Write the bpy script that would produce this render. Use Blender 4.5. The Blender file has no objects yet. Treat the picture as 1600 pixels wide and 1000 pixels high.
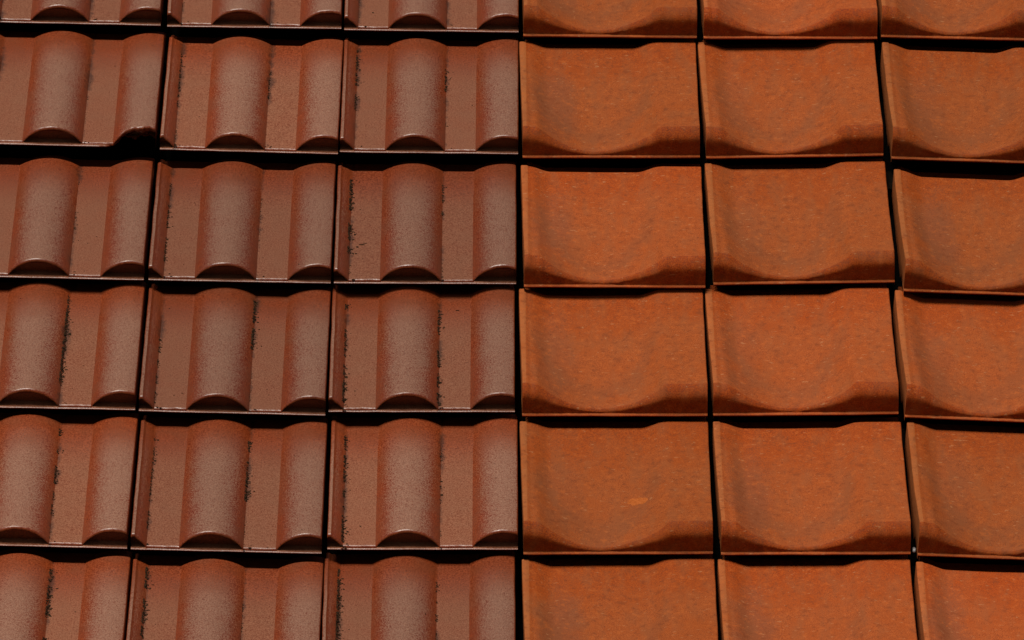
import bpy, math, random
from mathutils import Vector, Matrix, noise

S = bpy.context.scene
COL = S.collection
rad = math.radians

# ------------------------------------------------------------------ camera
PITCH = rad(42.0)                                   # roof pitch
U = Vector((1, 0, 0))                               # along the courses
V = Vector((0, math.cos(PITCH), math.sin(PITCH)))   # up the slope
N = Vector((0, -math.sin(PITCH), math.cos(PITCH)))  # out of the slope
ORIGIN = Vector((0, 0, 6.0))
ROOF = Matrix(((U.x, V.x, N.x, ORIGIN.x), (U.y, V.y, N.y, ORIGIN.y), (U.z, V.z, N.z, ORIGIN.z), (0, 0, 0, 1)))

def roof_dir(a, b, c):
    return U * a + V * b + N * c

TH, PSI, RHO, FPX, DIST = 0.9021, 0.0033, 0.0068, 11654.5, 11.991
cam_data = bpy.data.cameras.new('camera')
cam = bpy.data.objects.new('camera', cam_data)
COL.objects.link(cam)
fw = roof_dir(math.sin(TH) * math.sin(PSI), math.sin(TH) * math.cos(PSI), -math.cos(TH))
rt = fw.cross(N).normalized()
up = rt.cross(fw)
rt2 = rt * math.cos(RHO) + up * math.sin(RHO)
up2 = up * math.cos(RHO) - rt * math.sin(RHO)
pos = ORIGIN + roof_dir(-0.00906, -0.78453, 0) - fw * DIST
cam.matrix_world = Matrix(((rt2.x, up2.x, -fw.x, pos.x), (rt2.y, up2.y, -fw.y, pos.y), (rt2.z, up2.z, -fw.z, pos.z), (0, 0, 0, 1)))
cam_data.sensor_width = 36.0
cam_data.lens = FPX / 1600.0 * 36.0
cam_data.clip_start = 0.5
cam_data.clip_end = 2000
S.camera = cam

# ------------------------------------------------------------------ sky, sun, exposure
sun_dir = roof_dir(-0.24, 0.15, 1.0).normalized()   # towards the sun: from the ridge side, a little left
elev = math.asin(sun_dir.z)
world = bpy.data.worlds.new('World')
S.world = world
world.use_nodes = True
wn = world.node_tree
wn.nodes.clear()
sky = wn.nodes.new('ShaderNodeTexSky')
sky.sky_type = 'NISHITA'
sky.sun_disc = False
sky.sun_elevation = elev
sky.sun_rotation = math.atan2(sun_dir.x, sun_dir.y)
sky.air_density = 1.0
sky.dust_density = 2.5
sky.ozone_density = 1.0
bg = wn.nodes.new('ShaderNodeBackground')
bg.inputs['Strength'].default_value = 0.05
out = wn.nodes.new('ShaderNodeOutputWorld')
wn.links.new(sky.outputs[0], bg.inputs['Color'])
wn.links.new(bg.outputs[0], out.inputs['Surface'])

sd = bpy.data.lights.new('sun', 'SUN')
sd.energy = 5.0
sd.angle = rad(22)
sd.color = (1.0, 0.93, 0.83)
sun = bpy.data.objects.new('sun', sd)
COL.objects.link(sun)
sun.location = (0, 0, 30)
sun.rotation_euler = (-sun_dir).to_track_quat('-Z', 'Y').to_euler()

S.view_settings.view_transform = 'Standard'
S.view_settings.look = 'None'
S.view_settings.exposure = -0.18
S.view_settings.gamma = 1.0
S.view_settings.use_curve_mapping = False

# ------------------------------------------------------------------ materials
class NT:
    def __init__(self, name):
        self.m = bpy.data.materials.new(name)
        self.m.use_nodes = True
        self.t = self.m.node_tree
        self.t.nodes.clear()
        self.o = self.t.nodes.new('ShaderNodeOutputMaterial')
        self.b = self.t.nodes.new('ShaderNodeBsdfPrincipled')
        self.t.links.new(self.b.outputs[0], self.o.inputs['Surface'])
    def n(self, typ, ins=None, **kw):
        x = self.t.nodes.new(typ)
        for k, v in kw.items():
            setattr(x, k, v)
        for k, v in (ins or {}).items():
            self.put(x.inputs[k], v)
        return x
    def put(self, sock, v):
        if isinstance(v, bpy.types.NodeSocket):
            self.t.links.new(v, sock)
        else:
            sock.default_value = v
    def math(self, op, a, b=0.0, clamp=False):
        x = self.n('ShaderNodeMath', {0: a, 1: b}, operation=op, use_clamp=clamp)
        return x.outputs[0]
    def mix(self, fac, a, b, blend='MIX'):
        x = self.n('ShaderNodeMix', data_type='RGBA', blend_type=blend)
        self.put(x.inputs[0], fac)
        self.put(x.inputs[6], a if isinstance(a, bpy.types.NodeSocket) else (*a, 1))
        self.put(x.inputs[7], b if isinstance(b, bpy.types.NodeSocket) else (*b, 1))
        return x.outputs[2]
    def ramp(self, v, lo, hi, a=0.0, b=1.0):
        x = self.n('ShaderNodeMapRange', {0: v, 1: lo, 2: hi, 3: a, 4: b}, interpolation_type='SMOOTHSTEP')
        return x.outputs[0]
    def coords(self, scale=(1, 1, 1)):
        tc = self.n('ShaderNodeTexCoord')
        oi = self.n('ShaderNodeObjectInfo')
        off = self.n('ShaderNodeVectorMath', {0: oi.outputs['Random'], 1: (37.0, 91.0, 53.0)}, operation='MULTIPLY')
        add = self.n('ShaderNodeVectorMath', {0: tc.outputs['Object'], 1: off.outputs[0]}, operation='ADD')
        mul = self.n('ShaderNodeVectorMath', {0: add.outputs[0], 1: scale}, operation='MULTIPLY')
        return tc, oi, mul.outputs[0]
    def noise(self, vec, scale, detail=2.0, rough=0.5):
        return self.n('ShaderNodeTexNoise', {'Vector': vec, 'Scale': scale, 'Detail': detail, 'Roughness': rough}).outputs[0]

def mat_brown():
    k = NT('engobed_brown_tile')
    tc, oi, p = k.coords()
    grain = k.noise(p, 430, 2, 0.65)
    grain2 = k.noise(p, 620, 2, 0.6)
    blot = k.noise(p, 24, 4, 0.6)
    sep = k.n('ShaderNodeSeparateXYZ', {0: tc.outputs['Normal']})
    base = k.mix(k.ramp(grain, 0.3, 0.7), (0.095, 0.0120, 0.0022), (0.225, 0.041, 0.0080))
    base = k.mix(k.ramp(blot, 0.35, 0.7, 0, 0.5), base, (0.130, 0.036, 0.014))
    # thin greyish engobe with the sky's sheen painted in: thick on what lies flat, stippling out on the flanks
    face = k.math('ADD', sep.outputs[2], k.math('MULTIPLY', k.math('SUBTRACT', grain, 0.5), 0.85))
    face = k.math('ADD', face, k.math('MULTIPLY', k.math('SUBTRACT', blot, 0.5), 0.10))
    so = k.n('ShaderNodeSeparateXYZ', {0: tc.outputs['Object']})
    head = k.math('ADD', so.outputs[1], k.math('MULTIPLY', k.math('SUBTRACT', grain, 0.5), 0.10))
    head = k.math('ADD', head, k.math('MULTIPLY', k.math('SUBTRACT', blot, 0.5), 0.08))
    spray_sheen = k.math('MULTIPLY', k.math('MULTIPLY', k.ramp(face, 0.74, 1.02, 0, 1.0), k.ramp(k.math('ADD', so.outputs[2], k.math('MULTIPLY', k.math('SUBTRACT', grain, 0.5), 0.012)), 0.002, 0.022, 0.70, 0.90)), k.ramp(head, 0.205, 0.325, 1.0, 0.03))  # fades at the head, painting in sky reflection blocked by the tile above
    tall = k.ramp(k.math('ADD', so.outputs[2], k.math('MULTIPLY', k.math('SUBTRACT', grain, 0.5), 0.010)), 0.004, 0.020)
    film_sheen = k.mix(tall, (0.190, 0.069, 0.0275), (0.203, 0.097, 0.060))  # crests greyer and paler: satin sheen put into the colour
    film_sheen = k.mix(k.ramp(grain2, 0.3, 0.7), k.mix(0.38, film_sheen, (0.03, 0.012, 0.006)), k.mix(0.24, film_sheen, (0.42, 0.25, 0.16)))
    base = k.mix(spray_sheen, base, film_sheen)
    # grime washed down along the foot of each roll
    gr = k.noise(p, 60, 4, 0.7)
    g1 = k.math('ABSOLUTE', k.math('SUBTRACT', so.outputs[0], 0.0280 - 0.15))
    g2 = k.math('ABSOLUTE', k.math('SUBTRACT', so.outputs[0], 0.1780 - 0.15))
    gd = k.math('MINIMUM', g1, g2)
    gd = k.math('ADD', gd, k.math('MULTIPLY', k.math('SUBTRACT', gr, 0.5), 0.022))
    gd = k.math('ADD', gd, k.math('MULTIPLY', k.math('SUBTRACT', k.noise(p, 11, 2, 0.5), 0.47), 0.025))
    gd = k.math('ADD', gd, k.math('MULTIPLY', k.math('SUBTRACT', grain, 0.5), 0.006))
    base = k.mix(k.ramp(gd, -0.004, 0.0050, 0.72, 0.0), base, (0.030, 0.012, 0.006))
    pits = k.ramp(k.noise(p, 330, 1, 0.5), 0.70, 0.76, 0, 0.55)
    base = k.mix(pits, base, (0.040, 0.014, 0.008))
    val = k.math('ADD', k.math('MULTIPLY', oi.outputs['Random'], 0.30), 0.80)
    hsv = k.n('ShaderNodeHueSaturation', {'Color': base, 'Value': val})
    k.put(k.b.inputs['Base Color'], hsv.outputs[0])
    k.put(k.b.inputs['Roughness'], k.ramp(grain, 0.2, 0.8, 0.27, 0.44))
    k.b.inputs['Specular IOR Level'].default_value = 0.5
    h = k.math('ADD', k.math('MULTIPLY', grain, 0.6), k.math('MULTIPLY', grain2, 0.4))
    bump = k.n('ShaderNodeBump', {'Height': h, 'Strength': 0.35, 'Distance': 0.0008})
    k.put(k.b.inputs['Normal'], bump.outputs[0])
    return k.m

def mat_orange():
    k = NT('orange_clay_tile')
    tc, oi, p = k.coords()
    grain = k.noise(p, 480, 2, 0.6)
    grain2 = k.noise(p, 1000, 1, 0.5)
    blot = k.noise(p, 17, 4, 0.6)
    streak_v = k.n('ShaderNodeVectorMath', {0: p, 1: (1.0, 0.32, 1.0)}, operation='MULTIPLY').outputs[0]
    streak = k.noise(streak_v, 45, 3, 0.55)
    sn = k.n('ShaderNodeSeparateXYZ', {0: tc.outputs['Normal']})
    so = k.n('ShaderNodeSeparateXYZ', {0: tc.outputs['Object']})
    base = k.mix(k.ramp(grain, 0.28, 0.72), (0.165, 0.022, 0.0014), (0.325, 0.058, 0.0048))
    # thin dusty bloom on what lies open to the sky, rubbed off the rounded noses and sheltered at the head
    open_ = k.math('ADD', sn.outputs[1], k.math('MULTIPLY', k.math('SUBTRACT', grain, 0.5), 0.20))
    hd = k.math('ADD', so.outputs[1], k.math('MULTIPLY', k.math('SUBTRACT', blot, 0.5), 0.22))
    hd = k.math('ADD', hd, k.math('MULTIPLY', k.math('SUBTRACT', grain, 0.5), 0.08))
    dust = k.math('MULTIPLY', k.ramp(open_, -0.40, -0.12, 0.0, 0.9), k.ramp(hd, 0.19, 0.33, 1.0, 0.05))
    dcol = k.mix(k.ramp(grain2, 0.3, 0.7), (0.165, 0.031, 0.0050), (0.355, 0.086, 0.0175))
    base = k.mix(dust, base, dcol)
    rim = k.math('MULTIPLY', k.ramp(so.outputs[0], -0.1385, -0.1375, 1.0, 0.0), k.ramp(open_, -0.4, -0.1))
    base = k.mix(k.math('MULTIPLY', rim, 0.5), base, (0.330, 0.115, 0.034))
    base = k.mix(k.ramp(blot, 0.42, 0.70, 0, 0.40), base, (0.265, 0.050, 0.005))
    base = k.mix(k.ramp(streak, 0.42, 0.70, 0, 0.45), base, (0.215, 0.064, 0.019))
    # dull purplish tint along the left flank and lower left of the pan
    sep = k.n('ShaderNodeSeparateXYZ', {0: tc.outputs['Object']})
    dx = k.math('DIVIDE', k.math('ADD', sep.outputs[0], k.math('ADD', 0.080, k.math('MULTIPLY', oi.outputs['Random'], 0.03))), 0.034)
    dy = k.math('DIVIDE', k.math('SUBTRACT', sep.outputs[1], 0.145), 0.130)
    rr = k.math('ADD', k.math('MULTIPLY', dx, dx), k.math('MULTIPLY', dy, dy))
    rr = k.math('ADD', rr, k.math('MULTIPLY', k.math('SUBTRACT', blot, 0.5), 2.6))
    rr = k.math('ADD', rr, k.math('MULTIPLY', k.math('SUBTRACT', grain, 0.5), 2.2))
    base = k.mix(k.math('MULTIPLY', k.ramp(rr, 0.0, 1.7, 0.46, 0.0), k.ramp(k.math('FRACT', k.math('MULTIPLY', oi.outputs['Random'], 7.7)), 0.0, 1.0, 0.45, 1.0)), base, (0.140, 0.048, 0.023))
    # dull ring round the lower pan
    ex = k.math('DIVIDE', k.math('ADD', sep.outputs[0], 0.026), 0.098)
    ey = k.math('DIVIDE', k.math('SUBTRACT', sep.outputs[1], 0.215), 0.185)
    el = k.math('SQRT', k.math('ADD', k.math('MULTIPLY', ex, ex), k.math('MULTIPLY', ey, ey)))
    el = k.math('ADD', el, k.math('MULTIPLY', k.math('SUBTRACT', blot, 0.5), 0.5))
    el = k.math('ADD', el, k.math('MULTIPLY', k.math('SUBTRACT', grain, 0.5), 0.35))
    ring = k.math('MULTIPLY', k.ramp(k.math('ABSOLUTE', k.math('SUBTRACT', el, 0.90)), 0.02, 0.20, 0.42, 0.0), k.ramp(sep.outputs[1], 0.16, 0.26, 1.0, 0.0))
    base = k.mix(ring, base, (0.165, 0.052, 0.018))
    mott = k.noise(p, 85, 4, 0.7)
    base = k.mix(k.ramp(mott, 0.52, 0.68, 0, 0.6), base, (0.150, 0.034, 0.008))
    base = k.mix(k.ramp(mott, 0.46, 0.30, 0, 0.5), base, (0.365, 0.086, 0.015))
    fl = k.n('ShaderNodeVectorMath', {0: p, 1: (0.45, 1.0, 1.0)}, operation='MULTIPLY').outputs[0]
    fleck = k.ramp(k.noise(fl, 190, 3, 0.6), 0.63, 0.72, 0, 0.6)
    base = k.mix(fleck, base, (0.36, 0.150, 0.060))
    pits = k.ramp(k.noise(p, 300, 1, 0.5), 0.715, 0.76, 0, 0.6)
    base = k.mix(pits, base, (0.07, 0.016, 0.006))
    val = k.math('ADD', k.math('MULTIPLY', oi.outputs['Random'], 0.26), 0.80)
    hue = k.math('ADD', k.math('MULTIPLY', oi.outputs['Random'], -0.004), 0.5015)
    hsv = k.n('ShaderNodeHueSaturation', {'Color': base, 'Value': val, 'Hue': hue})
    k.put(k.b.inputs['Base Color'], hsv.outputs[0])
    k.put(k.b.inputs['Roughness'], k.ramp(grain, 0.2, 0.8, 0.62, 0.85))
    k.b.inputs['Specular IOR Level'].default_value = 0.14
    h = k.math('ADD', k.math('MULTIPLY', grain, 0.6), k.math('MULTIPLY', grain2, 0.4))
    h = k.math('ADD', h, k.math('MULTIPLY', fleck, 0.5))
    bump = k.n('ShaderNodeBump', {'Height': h, 'Strength': 0.4, 'Distance': 0.001})
    k.put(k.b.inputs['Normal'], bump.outputs[0])
    return k.m

def mat_simple(name, c1, c2, scale, rough, bump=0.0):
    k = NT(name)
    tc, oi, p = k.coords()
    g = k.noise(p, scale, 4, 0.6)
    k.put(k.b.inputs['Base Color'], k.mix(k.ramp(g, 0.3, 0.7), c1, c2))
    k.b.inputs['Roughness'].default_value = rough
    k.b.inputs['Specular IOR Level'].default_value = 0.5 if rough < 0.6 else 0.05
    if bump:
        b = k.n('ShaderNodeBump', {'Height': g, 'Strength': 0.5, 'Distance': bump})
        k.put(k.b.inputs['Normal'], b.outputs[0])
    return k.m

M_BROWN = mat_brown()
M_ORANGE = mat_orange()
M_FELT = mat_simple('black_roofing_felt', (0.003, 0.003, 0.003), (0.006, 0.006, 0.006), 160, 1.0)
M_WOOD = mat_simple('dark_weathered_batten', (0.010, 0.007, 0.005), (0.020, 0.014, 0.010), 60, 0.9)
M_MOSS = mat_simple('dark_moss_and_dirt', (0.008, 0.0045, 0.0025), (0.034, 0.018, 0.009), 260, 1.0)
M_GRASS = mat_simple('dark_lawn', (0.030, 0.040, 0.016), (0.050, 0.058, 0.026), 0.7, 1.0)
M_STONE = mat_simple('pale_grey_pebble', (0.16, 0.165, 0.17), (0.32, 0.32, 0.32), 300, 0.35)
M_FLAKE = mat_simple('pale_clay_scar', (0.24, 0.056, 0.010), (0.33, 0.088, 0.020), 300, 0.85, 0.0006)

# ------------------------------------------------------------------ helpers
def link(name, mesh, parent=None):
    o = bpy.data.objects.new(name, mesh)
    COL.objects.link(o)
    o.parent = parent
    return o

def mesh_from(name, verts, faces, mat, sharp=rad(38), smooth=True):
    me = bpy.data.meshes.new(name)
    me.from_pydata(verts, [], faces)
    me.materials.append(mat)
    if smooth:
        for pl in me.polygons:
            pl.use_smooth = True
        me.set_sharp_from_angle(angle=sharp)
    me.update()
    return me

def box_mesh(name, lo, hi, mat):
    (a, b, c), (d, e, f) = lo, hi
    v = [(a, b, c), (d, b, c), (d, e, c), (a, e, c), (a, b, f), (d, b, f), (d, e, f), (a, e, f)]
    q = [(0, 3, 2, 1), (4, 5, 6, 7), (0, 1, 5, 4), (1, 2, 6, 5), (2, 3, 7, 6), (3, 0, 4, 7)]
    return mesh_from(name, v, q, mat, smooth=False)

def sstep(a, b, x):
    t = max(0.0, min(1.0, (x - a) / (b - a)))
    return t * t * (3 - 2 * t)

def nz(x, y, s):
    return noise.noise(Vector((x, y, s * 7.31)))

# ------------------------------------------------------------------ ground
gd = bpy.data.meshes.new('ground')
gd.from_pydata([(-900, -900, 0), (900, -900, 0), (900, 900, 0), (-900, 900, 0)], [], [(0, 1, 2, 3)])
gd.materials.append(M_GRASS)
ground = link('ground', gd)
ground['kind'] = 'structure'

# ------------------------------------------------------------------ tile shapes
GAUGE = 0.34
HEAD = 0.338
LEN = 0.405
W_B, W_O = 0.300, 0.3016
TILT = math.atan(0.031 / GAUGE)          # every tile leans on the one below

def arc(x, half, h):
    if abs(x) >= half:
        return 0.0
    R = (half * half + h * h) / (2 * h)
    return math.sqrt(R * R - x * x) - (R - h)

def brown_h(u, v):
    """top of the double-roll tile above its lip line; u from the left joint, v up from the lip"""
    t = max(0.0, min(1.0, v / GAUGE))
    amp = 0.0295 + (0.0150 - 0.0295) * (t ** 1.15)
    h = 0.0
    uu = u
    if u < 0.0085:                       # narrow rim on the left edge
        uu = 0.0085
        rim = 0.0012 + 0.0006 * (u / 0.0085)
    else:
        rim = 0.0018 * (1 - sstep(0.0085, 0.0115, u))
    for c in (-0.023, 0.127, 0.277):
        h = max(h, arc(uu - c, 0.050, amp))
    return 0.0022 + h + rim

def orange_h(u, v):
    t = max(0.0, min(1.0, v / GAUGE))
    crown = 0.0115 + 0.0330 * (1 - t) ** 2.4
    q = (u - 0.027) / 0.203
    front = 0.0 if q <= 0 or q >= 1 else math.sin(math.pi * q) ** (0.95 - 0.3 * q)
    head = sstep(0.012, 0.052, u) * (1 - sstep(0.192, 0.232, u))
    k = sstep(0.0, 1.0, t * 1.25)
    dip = front * (1 - k) + head * k
    h = 0.0065 + crown * (1 - dip)
    h += 0.0019 * (1 - sstep(0.0115, 0.0145, u))        # left rim
    h += 0.0005 * sstep(0.232, 0.236, u)
    return h

def make_tile(name, kind, seed, broken=False):
    rnd = random.Random(seed)
    if kind == 'brown':
        W, hf, mat = W_B, brown_h, M_BROWN
        u0, u1, lip0, lip1, under = 0.0030, W_B - 0.0024, 0.0, 0.0065, -0.0065
        nu = 110
    else:
        W, hf, mat = W_O, orange_h, M_ORANGE
        u0, u1, lip0, lip1, under = 0.0018, W_O - 0.0020, 0.0, 0.0070, -0.0070
        nu = 84
    re = 0.0022                                          # rounding of the side edges
    # columns: (u, drop below the top surface, is_wall)
    cols = [(u0, None)]
    for a in (90, 65, 40, 18):
        cols.append((u0 + re * (1 - math.sin(rad(a))), re * (1 - math.cos(rad(a)))))
    us = [u0 + re + (u1 - u0 - 2 * re) * i / nu for i in range(nu + 1)]
    if kind == 'brown':                                  # columns exactly on the creases
        for c in (0.027, 0.077, 0.177, 0.227, 0.0085, 0.0115):
            j = min(range(len(us)), key=lambda i: abs(us[i] - c))
            us[j] = c
    else:
        for c in (0.0115, 0.0145, 0.232, 0.236):
            j = min(range(len(us)), key=lambda i: abs(us[i] - c))
            us[j] = c
    for u in us:
        cols.append((u, 0.0))
    for a in (18, 40, 65, 90):
        cols.append((u1 - re * (1 - math.sin(rad(a))), re * (1 - math.cos(rad(a)))))
    cols.append((u1, None))

    def surf(u, v):
        h = hf(u, v)
        h = max(h - 0.036 * sstep(HEAD, HEAD + 0.004, v), -0.026)         # gutter across the head, under the tile above
        h += (0.0006 if kind == 'brown' else 0.0011) * nz(u * 14, v * 9, seed) + 0.00022 * nz(u * 60, v * 55, seed + 3)
        return h
    def shift(u, v):                                     # plan shape of the side edges
        s = 0.0
        if kind == 'orange':
            tp = 0.0050 * (1 - max(0.0, min(1.0, (v - 0.02) / 0.30)))
            s += tp * max(0.0, 1 - u / 0.07)
            s += 0.010 * sstep(HEAD, HEAD + 0.003, v) * max(0.0, 1 - u / 0.05)
        s += (0.0006 * nz(v * 16, 2.0, seed) + 0.0003 * nz(v * 70, 9.0, seed)) * max(0.0, 1 - (u - u0) / 0.03)
        s += (0.0006 * nz(v * 16, 5.0, seed) + 0.0003 * nz(v * 70, 13.0, seed)) * max(0.0, 1 - (u1 - u) / 0.03)
        return s
    rows = []
    def crownness(u):
        return max(0.0, min(1.0, (hf(u, 0.0) - 0.0065) / 0.0445))
    def nose(u):
        if kind == 'brown':
            return 0.0042
        return 0.0034 + 0.0118 * crownness(u) ** 1.15
    def chip(u):                                         # small irregularity of the front edge
        return 0.0012 * nz(u * 45, 1.0, seed) + 0.0009 * nz(u * 150, 4.0, seed)
    def bite(u):                                         # broken-away corner of one tile
        if not broken:
            return 0.0
        k = sstep(0.214, 0.262, u)
        return k * (0.009 + 0.007 * nz(u * 55, 1, 5) + 0.003 * nz(u * 170, 2, 8))
    def lipcut(u):
        if not broken:
            return 0.0
        return sstep(0.205, 0.222, u) * (0.0022 + 0.0035 * nz(u * 90, 3, 4))

    VF = 0.0050                                          # front face set back behind the lip
    nv = 26
    for j in range(nv + 1):
        t = j / nv
        row = []
        for (u, d) in cols:
            vf = VF + nose(u) + chip(u) + bite(u)
            if j < 7:
                v = (LEN, HEAD + 0.03, HEAD + 0.006, HEAD + 0.004, HEAD + 0.0026, HEAD + 0.0013, HEAD)[j]
            else:
                t = (j - 6) / (nv - 6)
                v = HEAD + (vf - HEAD) * t
            w = surf(u, v)
            w = (under - 0.004 if v < 0.08 else -0.030) if d is None else w - d
            row.append((u + shift(u, v), v, w))
        rows.append(row)
    for a, cv_, cw_ in ((15, 0.05, 0.03), (32, 0.40, 0.32), (52, 0.70, 0.64), (70, 0.90, 0.93), (90, 1.0, 1.22)):
        row = []
        for (u, d) in cols:
            r = nose(u)
            b = bite(u)
            vf = VF + r + chip(u) + b
            if kind == 'brown':                          # rounded arris
                v, w = vf - r * math.sin(rad(a)), surf(u, vf) - r * (1 - math.cos(rad(a)))
            else:                                        # bevelled nose, deep on the crowns, fine on the pan
                v, w = vf - r * cv_, surf(u, vf) - min(r * 0.98, 0.50 * (hf(u, 0) - lip0)) * cw_
            w = under - 0.004 if d is None else w - d
            row.append((u + shift(u, v), v, w))
        rows.append(row)
    for t in (0.2, 0.4, 0.6, 0.8, 1.0):
        row = []
        for i, (u, d) in enumerate(cols):
            x, v, w = rows[nv + 5][i]
            lc = lipcut(u)
            tgt = lip0 + 0.0006
            w2 = w + (tgt - lc - w) * t if d is not None else w
            v2 = v + (VF + lc * 1.5 - v) * (t ** (1 if kind == 'orange' else 2)) + 0.0006 * nz(u * 80, w2 * 80, seed)
            if kind == 'brown' and bite(u) <= 0.0015:     # roll ends are hollowed behind a thin rim
                hol = sstep(0.004, 0.014, hf(u, 0.0) - lip0)
                v2 += hol * 0.013 * sstep(0.08, 0.3, t)
            if broken:
                g = bite(u)
                if g > 0.0015:
                    k = sstep(0.0015, 0.006, g)
                    deep = {0.2: 0.003, 0.4: 0.034, 0.6: 0.042, 0.8: 0.038, 1.0: 0.036}[t]
                    v2 += k * (deep + 0.010 * nz(u * 95, t * 2.3, 6) * (0.2 < t < 1))
                    w2 += k * 0.004 * nz(u * 80, t * 3 + 20, 2) * (d is not None) * (t < 1)
            row.append((x, v2, min(w, w2) if not broken else w2))
        rows.append(row)
    # lip: ledge, rounded nose, front, underside
    for (dv, dw) in ((0.0018, 0.0004), (0.0006, -0.0002), (0.0, -0.0010), (0.0030, -0.0056), (0.0065, -0.0092)):
        row = []
        for i, (u, d) in enumerate(cols):
            x, v, w = rows[nv + 5][i]
            lc = lipcut(u)
            nk = 0.034 * sstep(0.0015, 0.006, bite(u)) * (1 + 0.35 * nz(u * 110, 6, 2))
            row.append((x, dv + nk + lc * 2.0 + 0.0004 * nz(u * 30, 0, seed + 9), (lip0 + dw * (lip1 / 0.0095) - lc * 0.7 + 0.0004 * nz(u * 22, 3, seed + 9)) if d is not None else under - 0.0005))
        rows.append(row)
    for v, w in ((0.052 if broken else 0.012, under - 0.0005), (0.078, under - 0.0005), (0.086, -0.0305), (LEN, -0.0305)):
        rows.append([(u + shift(u, v), v, w) for (u, d) in cols])
    nc = len(cols)
    verts = [(x - W / 2, y, z) for r in rows for (x, y, z) in r]
    faces = []
    nr = len(rows)
    for j in range(nr):
        k = (j + 1) % nr
        for i in range(nc - 1):
            faces.append((j * nc + i, k * nc + i, k * nc + i + 1, j * nc + i + 1))
    return mesh_from(name, verts, faces, mat)

BROWN = [make_tile('brown_double_roll_tile', 'brown', 11 + i) for i in range(7)]
ORANGE = [make_tile('orange_pan_tile', 'orange', 51 + i) for i in range(7)]
BROKEN = make_tile('broken_brown_tile', 'brown', 77, broken=True)

# ------------------------------------------------------------------ moss and grit lodged against the rolls
ICO_V, ICO_F = [], []
def _ico():
    g = (1 + 5 ** 0.5) / 2
    for a, b in ((1, g), (-1, g), (1, -g), (-1, -g)):
        ICO_V.extend([Vector((0, a, b)).normalized(), Vector((a, b, 0)).normalized(), Vector((b, 0, a)).normalized()])
    n = len(ICO_V)
    e = min((ICO_V[0] - ICO_V[i]).length for i in range(1, n)) * 1.05
    for i in range(n):
        for j in range(i + 1, n):
            for k in range(j + 1, n):
                a, b, c = ICO_V[i], ICO_V[j], ICO_V[k]
                if (a - b).length < e and (b - c).length < e and (a - c).length < e:
                    ICO_F.append((i, j, k) if (b - a).cross(c - a).dot(a) > 0 else (i, k, j))
_ico()

def moss_mesh(seed, strips, specks, hf, W):
    """strips: (u foot, v from, v to, how thick 1..3)"""
    rnd = random.Random(seed)
    verts, faces = [], []
    def blob(u, v, r, flat=0.5, sx=1.0, sy=1.0):
        w = hf(u, v)
        n = len(verts)
        for q in ICO_V:
            k = 1 + rnd.uniform(-0.35, 0.35)
            verts.append((u - W / 2 + q.x * r * k * sx, v + q.y * r * k * sy, w + q.z * r * k * flat))
        faces.extend(tuple(n + i for i in f) for f in ICO_F)
    for (u, va, vb, dens) in strips:
        cnt = int(abs(vb - va) * 800 * dens)
        ph = rnd.uniform(0, 50)
        for _ in range(cnt):
            v = rnd.uniform(va, vb)
            if nz(v * 38, ph, 1) < -0.18 + 0.08 * (2 - dens):
                continue
            spread = 0.0007 + 0.0009 * dens
            d = rnd.expovariate(1 / spread)
            r = rnd.uniform(0.0004, 0.0009 + 0.0005 * dens)
            blob(u + d - 0.0022 * min(dens, 2), v, r, 0.35, rnd.uniform(0.8, 1.7), rnd.uniform(0.8, 1.5))
    for (u, v, r, sx, sy) in specks:
        blob(u, v, r, 0.4, sx, sy)
    return verts, faces

# ------------------------------------------------------------------ the two roofs
def roof(label, u_lo, u_hi, lap=0.0):
    r = bpy.data.objects.new('roof_slope', None)
    COL.objects.link(r)
    r.matrix_world = ROOF
    r['label'] = label
    r['category'] = 'roof'
    link('underlay', box_mesh('underlay', (u_lo - lap, -ROWS[1] * GAUGE - 0.05, -0.135 - lap * 0.1), (u_hi, -ROWS[0] * GAUGE + 0.42, -0.115 - lap * 0.1), M_FELT), r)
    bm = box_mesh('batten', (u_lo + 0.002, -0.024, -0.1145), (u_hi - 0.002, 0.024, -0.078), M_WOOD)
    for row in range(ROWS[0], ROWS[1] + 1):
        b = link('batten', bm, r)
        b.location = (0, -row * GAUGE + 0.375, 0)
    return r

ROWS = (-3, 8)
EXTRA = 4
roof_b = roof('roof slope of glossy brown double-roll tiles with moss, left of the straight joint', -(3 + EXTRA) * W_B - 0.02, 0.0005)
roof_o = roof('roof slope of matt orange clay pan tiles, right of the straight joint', 0.0035, 0.0068 + (3 + EXTRA) * W_O + 0.02, 0.1)
# measured for the courses in view: shift up the slope and how far each tile hangs out of level (degrees)
V_OFF = {
    -3: [.0196, .0165, .0002, .0054, .0062], -2: [.0108, .0023, -.0069, -.0049, -.0043], -1: [.0032, .0010, -.0096, .0007, .0026],
    0: [-.0108, -.0088, -.0164, -.0066, -.0060], 1: [-.0129, -.0045, -.0041, -.0019, -.0045], 2: [-.0114, -.0146, -.0300, -.0143, -.0132]}
LEVEL = {
    -3: [-1.5, -2.0, -1.6, -1.3, -2.0], -2: [-.8, -2.0, -1.2, -1.8, -1.7], -1: [-.8, -.6, .1, .4, .4],
    0: [-.6, .6, -.1, .4, .8], 1: [.2, 2.0, 1.7, 1.3, .7], 2: [-1.7, -2.6, -2.8, -3.2, -3.2]}
U_OFF = {
    -3: [-.002, .002, -.003, -.003, -.002], -2: [.004, .005, .000, -.002, -.001], -1: [.0035, .003, .000, -.002, .003],
    0: [-.004, -.005, -.003, -.006, -.004], 1: [-.001, -.003, .002, -.005, .000], 2: [-.003, .001, .007, -.004, .002]}

FOOT0, FOOT1 = 0.0275, 0.1775
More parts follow.
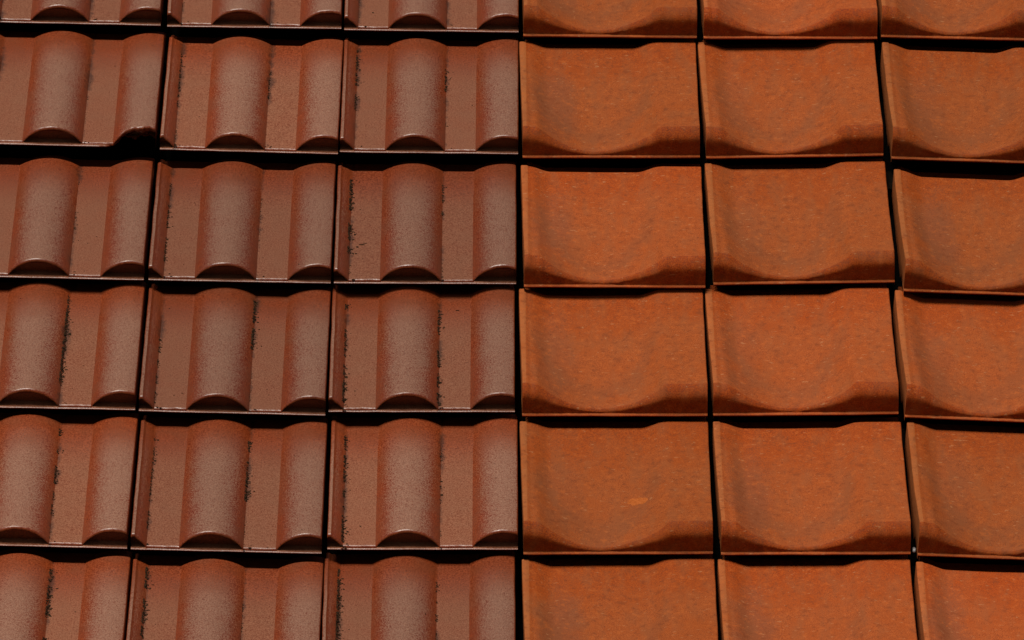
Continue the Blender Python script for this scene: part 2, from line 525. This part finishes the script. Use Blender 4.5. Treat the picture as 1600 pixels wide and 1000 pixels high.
# (row, column): strips of moss along the foot of the roll, v measured up from the lip
MOSS = {
    (0, -3): [(FOOT0, .0, .10, 1.0)], (0, -2): [(FOOT0, .0, .1, .6), (FOOT1, .0, .12, .3)], (0, -1): [(FOOT0, .02, .1, .4)],
    (1, -3): [(FOOT1, .05, .2, .3)],
    (1, -2): [(FOOT0, .13, .30, 1.3), (FOOT0, .0, .06, .6), (FOOT1, .14, .25, 1.0), (FOOT1, .0, .06, .4)],
    (1, -1): [(FOOT0, .12, .32, 1.6), (FOOT1, .13, .26, 1.6), (FOOT1, .05, .1, .4)],
    (2, -3): [(FOOT1, .1, .3, .5)], (2, -2): [(FOOT0, .05, .29, 1.1), (FOOT1, .1, .25, .4)],
    (2, -1): [(FOOT0, .08, .32, 2.2), (FOOT0, .0, .05, .6), (FOOT1, .20, .30, 1.1), (FOOT1, .02, .16, .3)],
    (3, -3): [(FOOT1, .06, .33, 2.0)], (3, -2): [(FOOT0, .02, .30, .9), (FOOT1, .16, .32, 2.2), (FOOT1, .02, .14, .5)],
    (3, -1): [(FOOT0, .0, .31, 1.7), (FOOT1, .0, .29, 1.8)],
    (4, -3): [(FOOT1, .08, .32, 1.5), (FOOT1, .0, .05, .6)], (4, -2): [(FOOT0, .05, .30, 1.2), (FOOT1, .13, .30, 1.8), (FOOT1, .0, .08, .5)],
    (4, -1): [(FOOT0, .0, .31, 1.7), (FOOT1, .12, .28, .9), (FOOT1, .0, .05, .4)],
    (5, -3): [(FOOT1, .05, .33, 2.0)], (5, -2): [(FOOT0, .05, .33, 2.1), (FOOT1, .10, .25, .7)],
    (5, -1): [(FOOT0, .05, .33, 2.0), (FOOT1, .05, .29, 1.0)],
}
SPECKS = {
    (0, -1): [(.051, .053, .0022, 1.2, 1.0)],
    (2, -1): [(.046, .112, .0016, 3.2, 1.0), (.052, .116, .0013, 3.0, .8), (.039, .105, .0016, 1.4, 1.5)],
    (3, -1): [(.1775, .078, .0045, 1.3, 1.0), (.176, .125, .0032, 1.2, 1.3), (.177, .015, .0040, 1.5, 1.0), (.205, .29, .0020, 1.8, .7), (.029, .095, .003, 1, 1.2), (.028, .03, .003, 1, 1.4)],
    (3, -2): [(.19, .19, .0016, 1.2, 1), (.175, .26, .0013, 1, 1)],
    (4, -2): [(.178, .27, .0016, 1.5, 1)],
    (4, -1): [(.178, .145, .0025, 1.2, 1)],
}

rnd = random.Random(4)
def place(parent, meshes, row, col, W, base_u):
    vis = col in V_OFF and 0 <= row <= 4
    if vis:
        dv, lv, du = V_OFF[col][row], LEVEL[col][row], U_OFF[col][row]
    elif col in V_OFF:
        dv = V_OFF[col][4 if row > 4 else 0] + rnd.uniform(-.003, .003)
        lv = LEVEL[col][4 if row > 4 else 0] + rnd.uniform(-.4, .4)
        du = rnd.uniform(-.002, .002)
    else:
        dv, lv, du = rnd.uniform(-.008, .008), rnd.uniform(-1.5, 1.0), rnd.uniform(-.002, .002)
    me = rnd.choice(meshes)
    if parent is roof_b and (row, col) == (1, -3):
        me = BROKEN
    t = link('roof_tile', me, parent)
    t.location = (base_u + (col + 0.5) * W + du, -row * GAUGE + dv, 0)
    rz = max(-0.5, min(0.5, lv * 0.25))
    t.rotation_euler = (-TILT, rad(-(lv - rz) * 0.79), rad(rz))
    return t

for row in range(ROWS[0], ROWS[1] + 1):
    for col in range(-(3 + EXTRA), 0):
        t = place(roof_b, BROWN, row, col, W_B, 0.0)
        if (row, col) == (1, -3):
            t['label'] = 'brown roof tile with the lower right corner of its roll broken away'
        strips = MOSS.get((row, col))
        if strips is None:
            strips = [(FOOT0, rnd.uniform(0, .1), rnd.uniform(.2, .33), rnd.uniform(.3, 2)), (FOOT1, rnd.uniform(0, .15), rnd.uniform(.2, .33), rnd.uniform(.2, 1.5))]
        sp = list(SPECKS.get((row, col), []))
        for _ in range(rnd.randint(4, 9)):
            u = rnd.choice((rnd.uniform(.03, .075), rnd.uniform(.18, .225), rnd.uniform(.03, .28)))
            sp.append((u, rnd.uniform(.006, .3), rnd.uniform(.0004, .0011), rnd.uniform(.8, 1.8), rnd.uniform(.8, 1.3)))
        for _ in range(rnd.randint(2, 6)):
            sp.append((rnd.choice((FOOT0, FOOT1)) + rnd.uniform(0, .012), rnd.uniform(.006, .016), rnd.uniform(.0008, .0018), rnd.uniform(1, 2), 1.0))
        vv, ff = moss_mesh(row * 31 + col, strips, sp, brown_h, W_B)
        mo = link('moss', mesh_from('moss', vv, ff, M_MOSS, sharp=rad(80)), t)
        mo['kind'] = 'stuff'
    for col in range(0, 3 + EXTRA):
        t = place(roof_o, ORANGE, row, col, W_O, 0.0068)
        if (row, col) == (4, 0):
            n = 18
            cu, cv = 0.185, 0.128
            ring = [(cu + 0.0185 * math.cos(i * math.tau / n) * (1 + 0.45 * nz(i * 1.3, 1, 3)), cv + 0.0115 * math.sin(i * math.tau / n) * (1 + 0.5 * nz(i * 1.3, 7, 3))) for i in range(n)]
            vs = [(x - W_O / 2, y, orange_h(x, y) - 0.0006) for x, y in ring]
            vs += [(cu + (x - cu) * .86 - W_O / 2, cv + (y - cv) * .86, orange_h(cu + (x - cu) * .86, cv + (y - cv) * .86) + 0.0006) for x, y in ring]
            vs.append((cu - W_O / 2, cv, orange_h(cu, cv) + 0.0007))
            fs = [(i, (i + 1) % n, n + (i + 1) % n, n + i) for i in range(n)] + [(n + i, n + (i + 1) % n, 2 * n) for i in range(n)]
            link('clay_scar', mesh_from('clay_scar', vs, fs, M_FLAKE), t)

# ------------------------------------------------------------------ pebble caught in the joint, lower right
def pebble():
    r = random.Random(9)
    vs = [(q.x * .0034 * (1 + r.uniform(-.2, .2)), q.y * .0075 * (1 + r.uniform(-.2, .2)), q.z * .004 * (1 + r.uniform(-.2, .2))) for q in ICO_V]
    o = link('pebble', mesh_from('pebble', vs, ICO_F, M_STONE, sharp=rad(85)))
    o.matrix_world = ROOF @ Matrix.Translation((0.0068 + 2 * W_O + 0.0035, -4 * GAUGE + 0.004, 0.002))
    o['label'] = 'tiny pale grey pebble lodged in the joint between two orange tiles, lower right'
    o['category'] = 'pebble'
pebble()
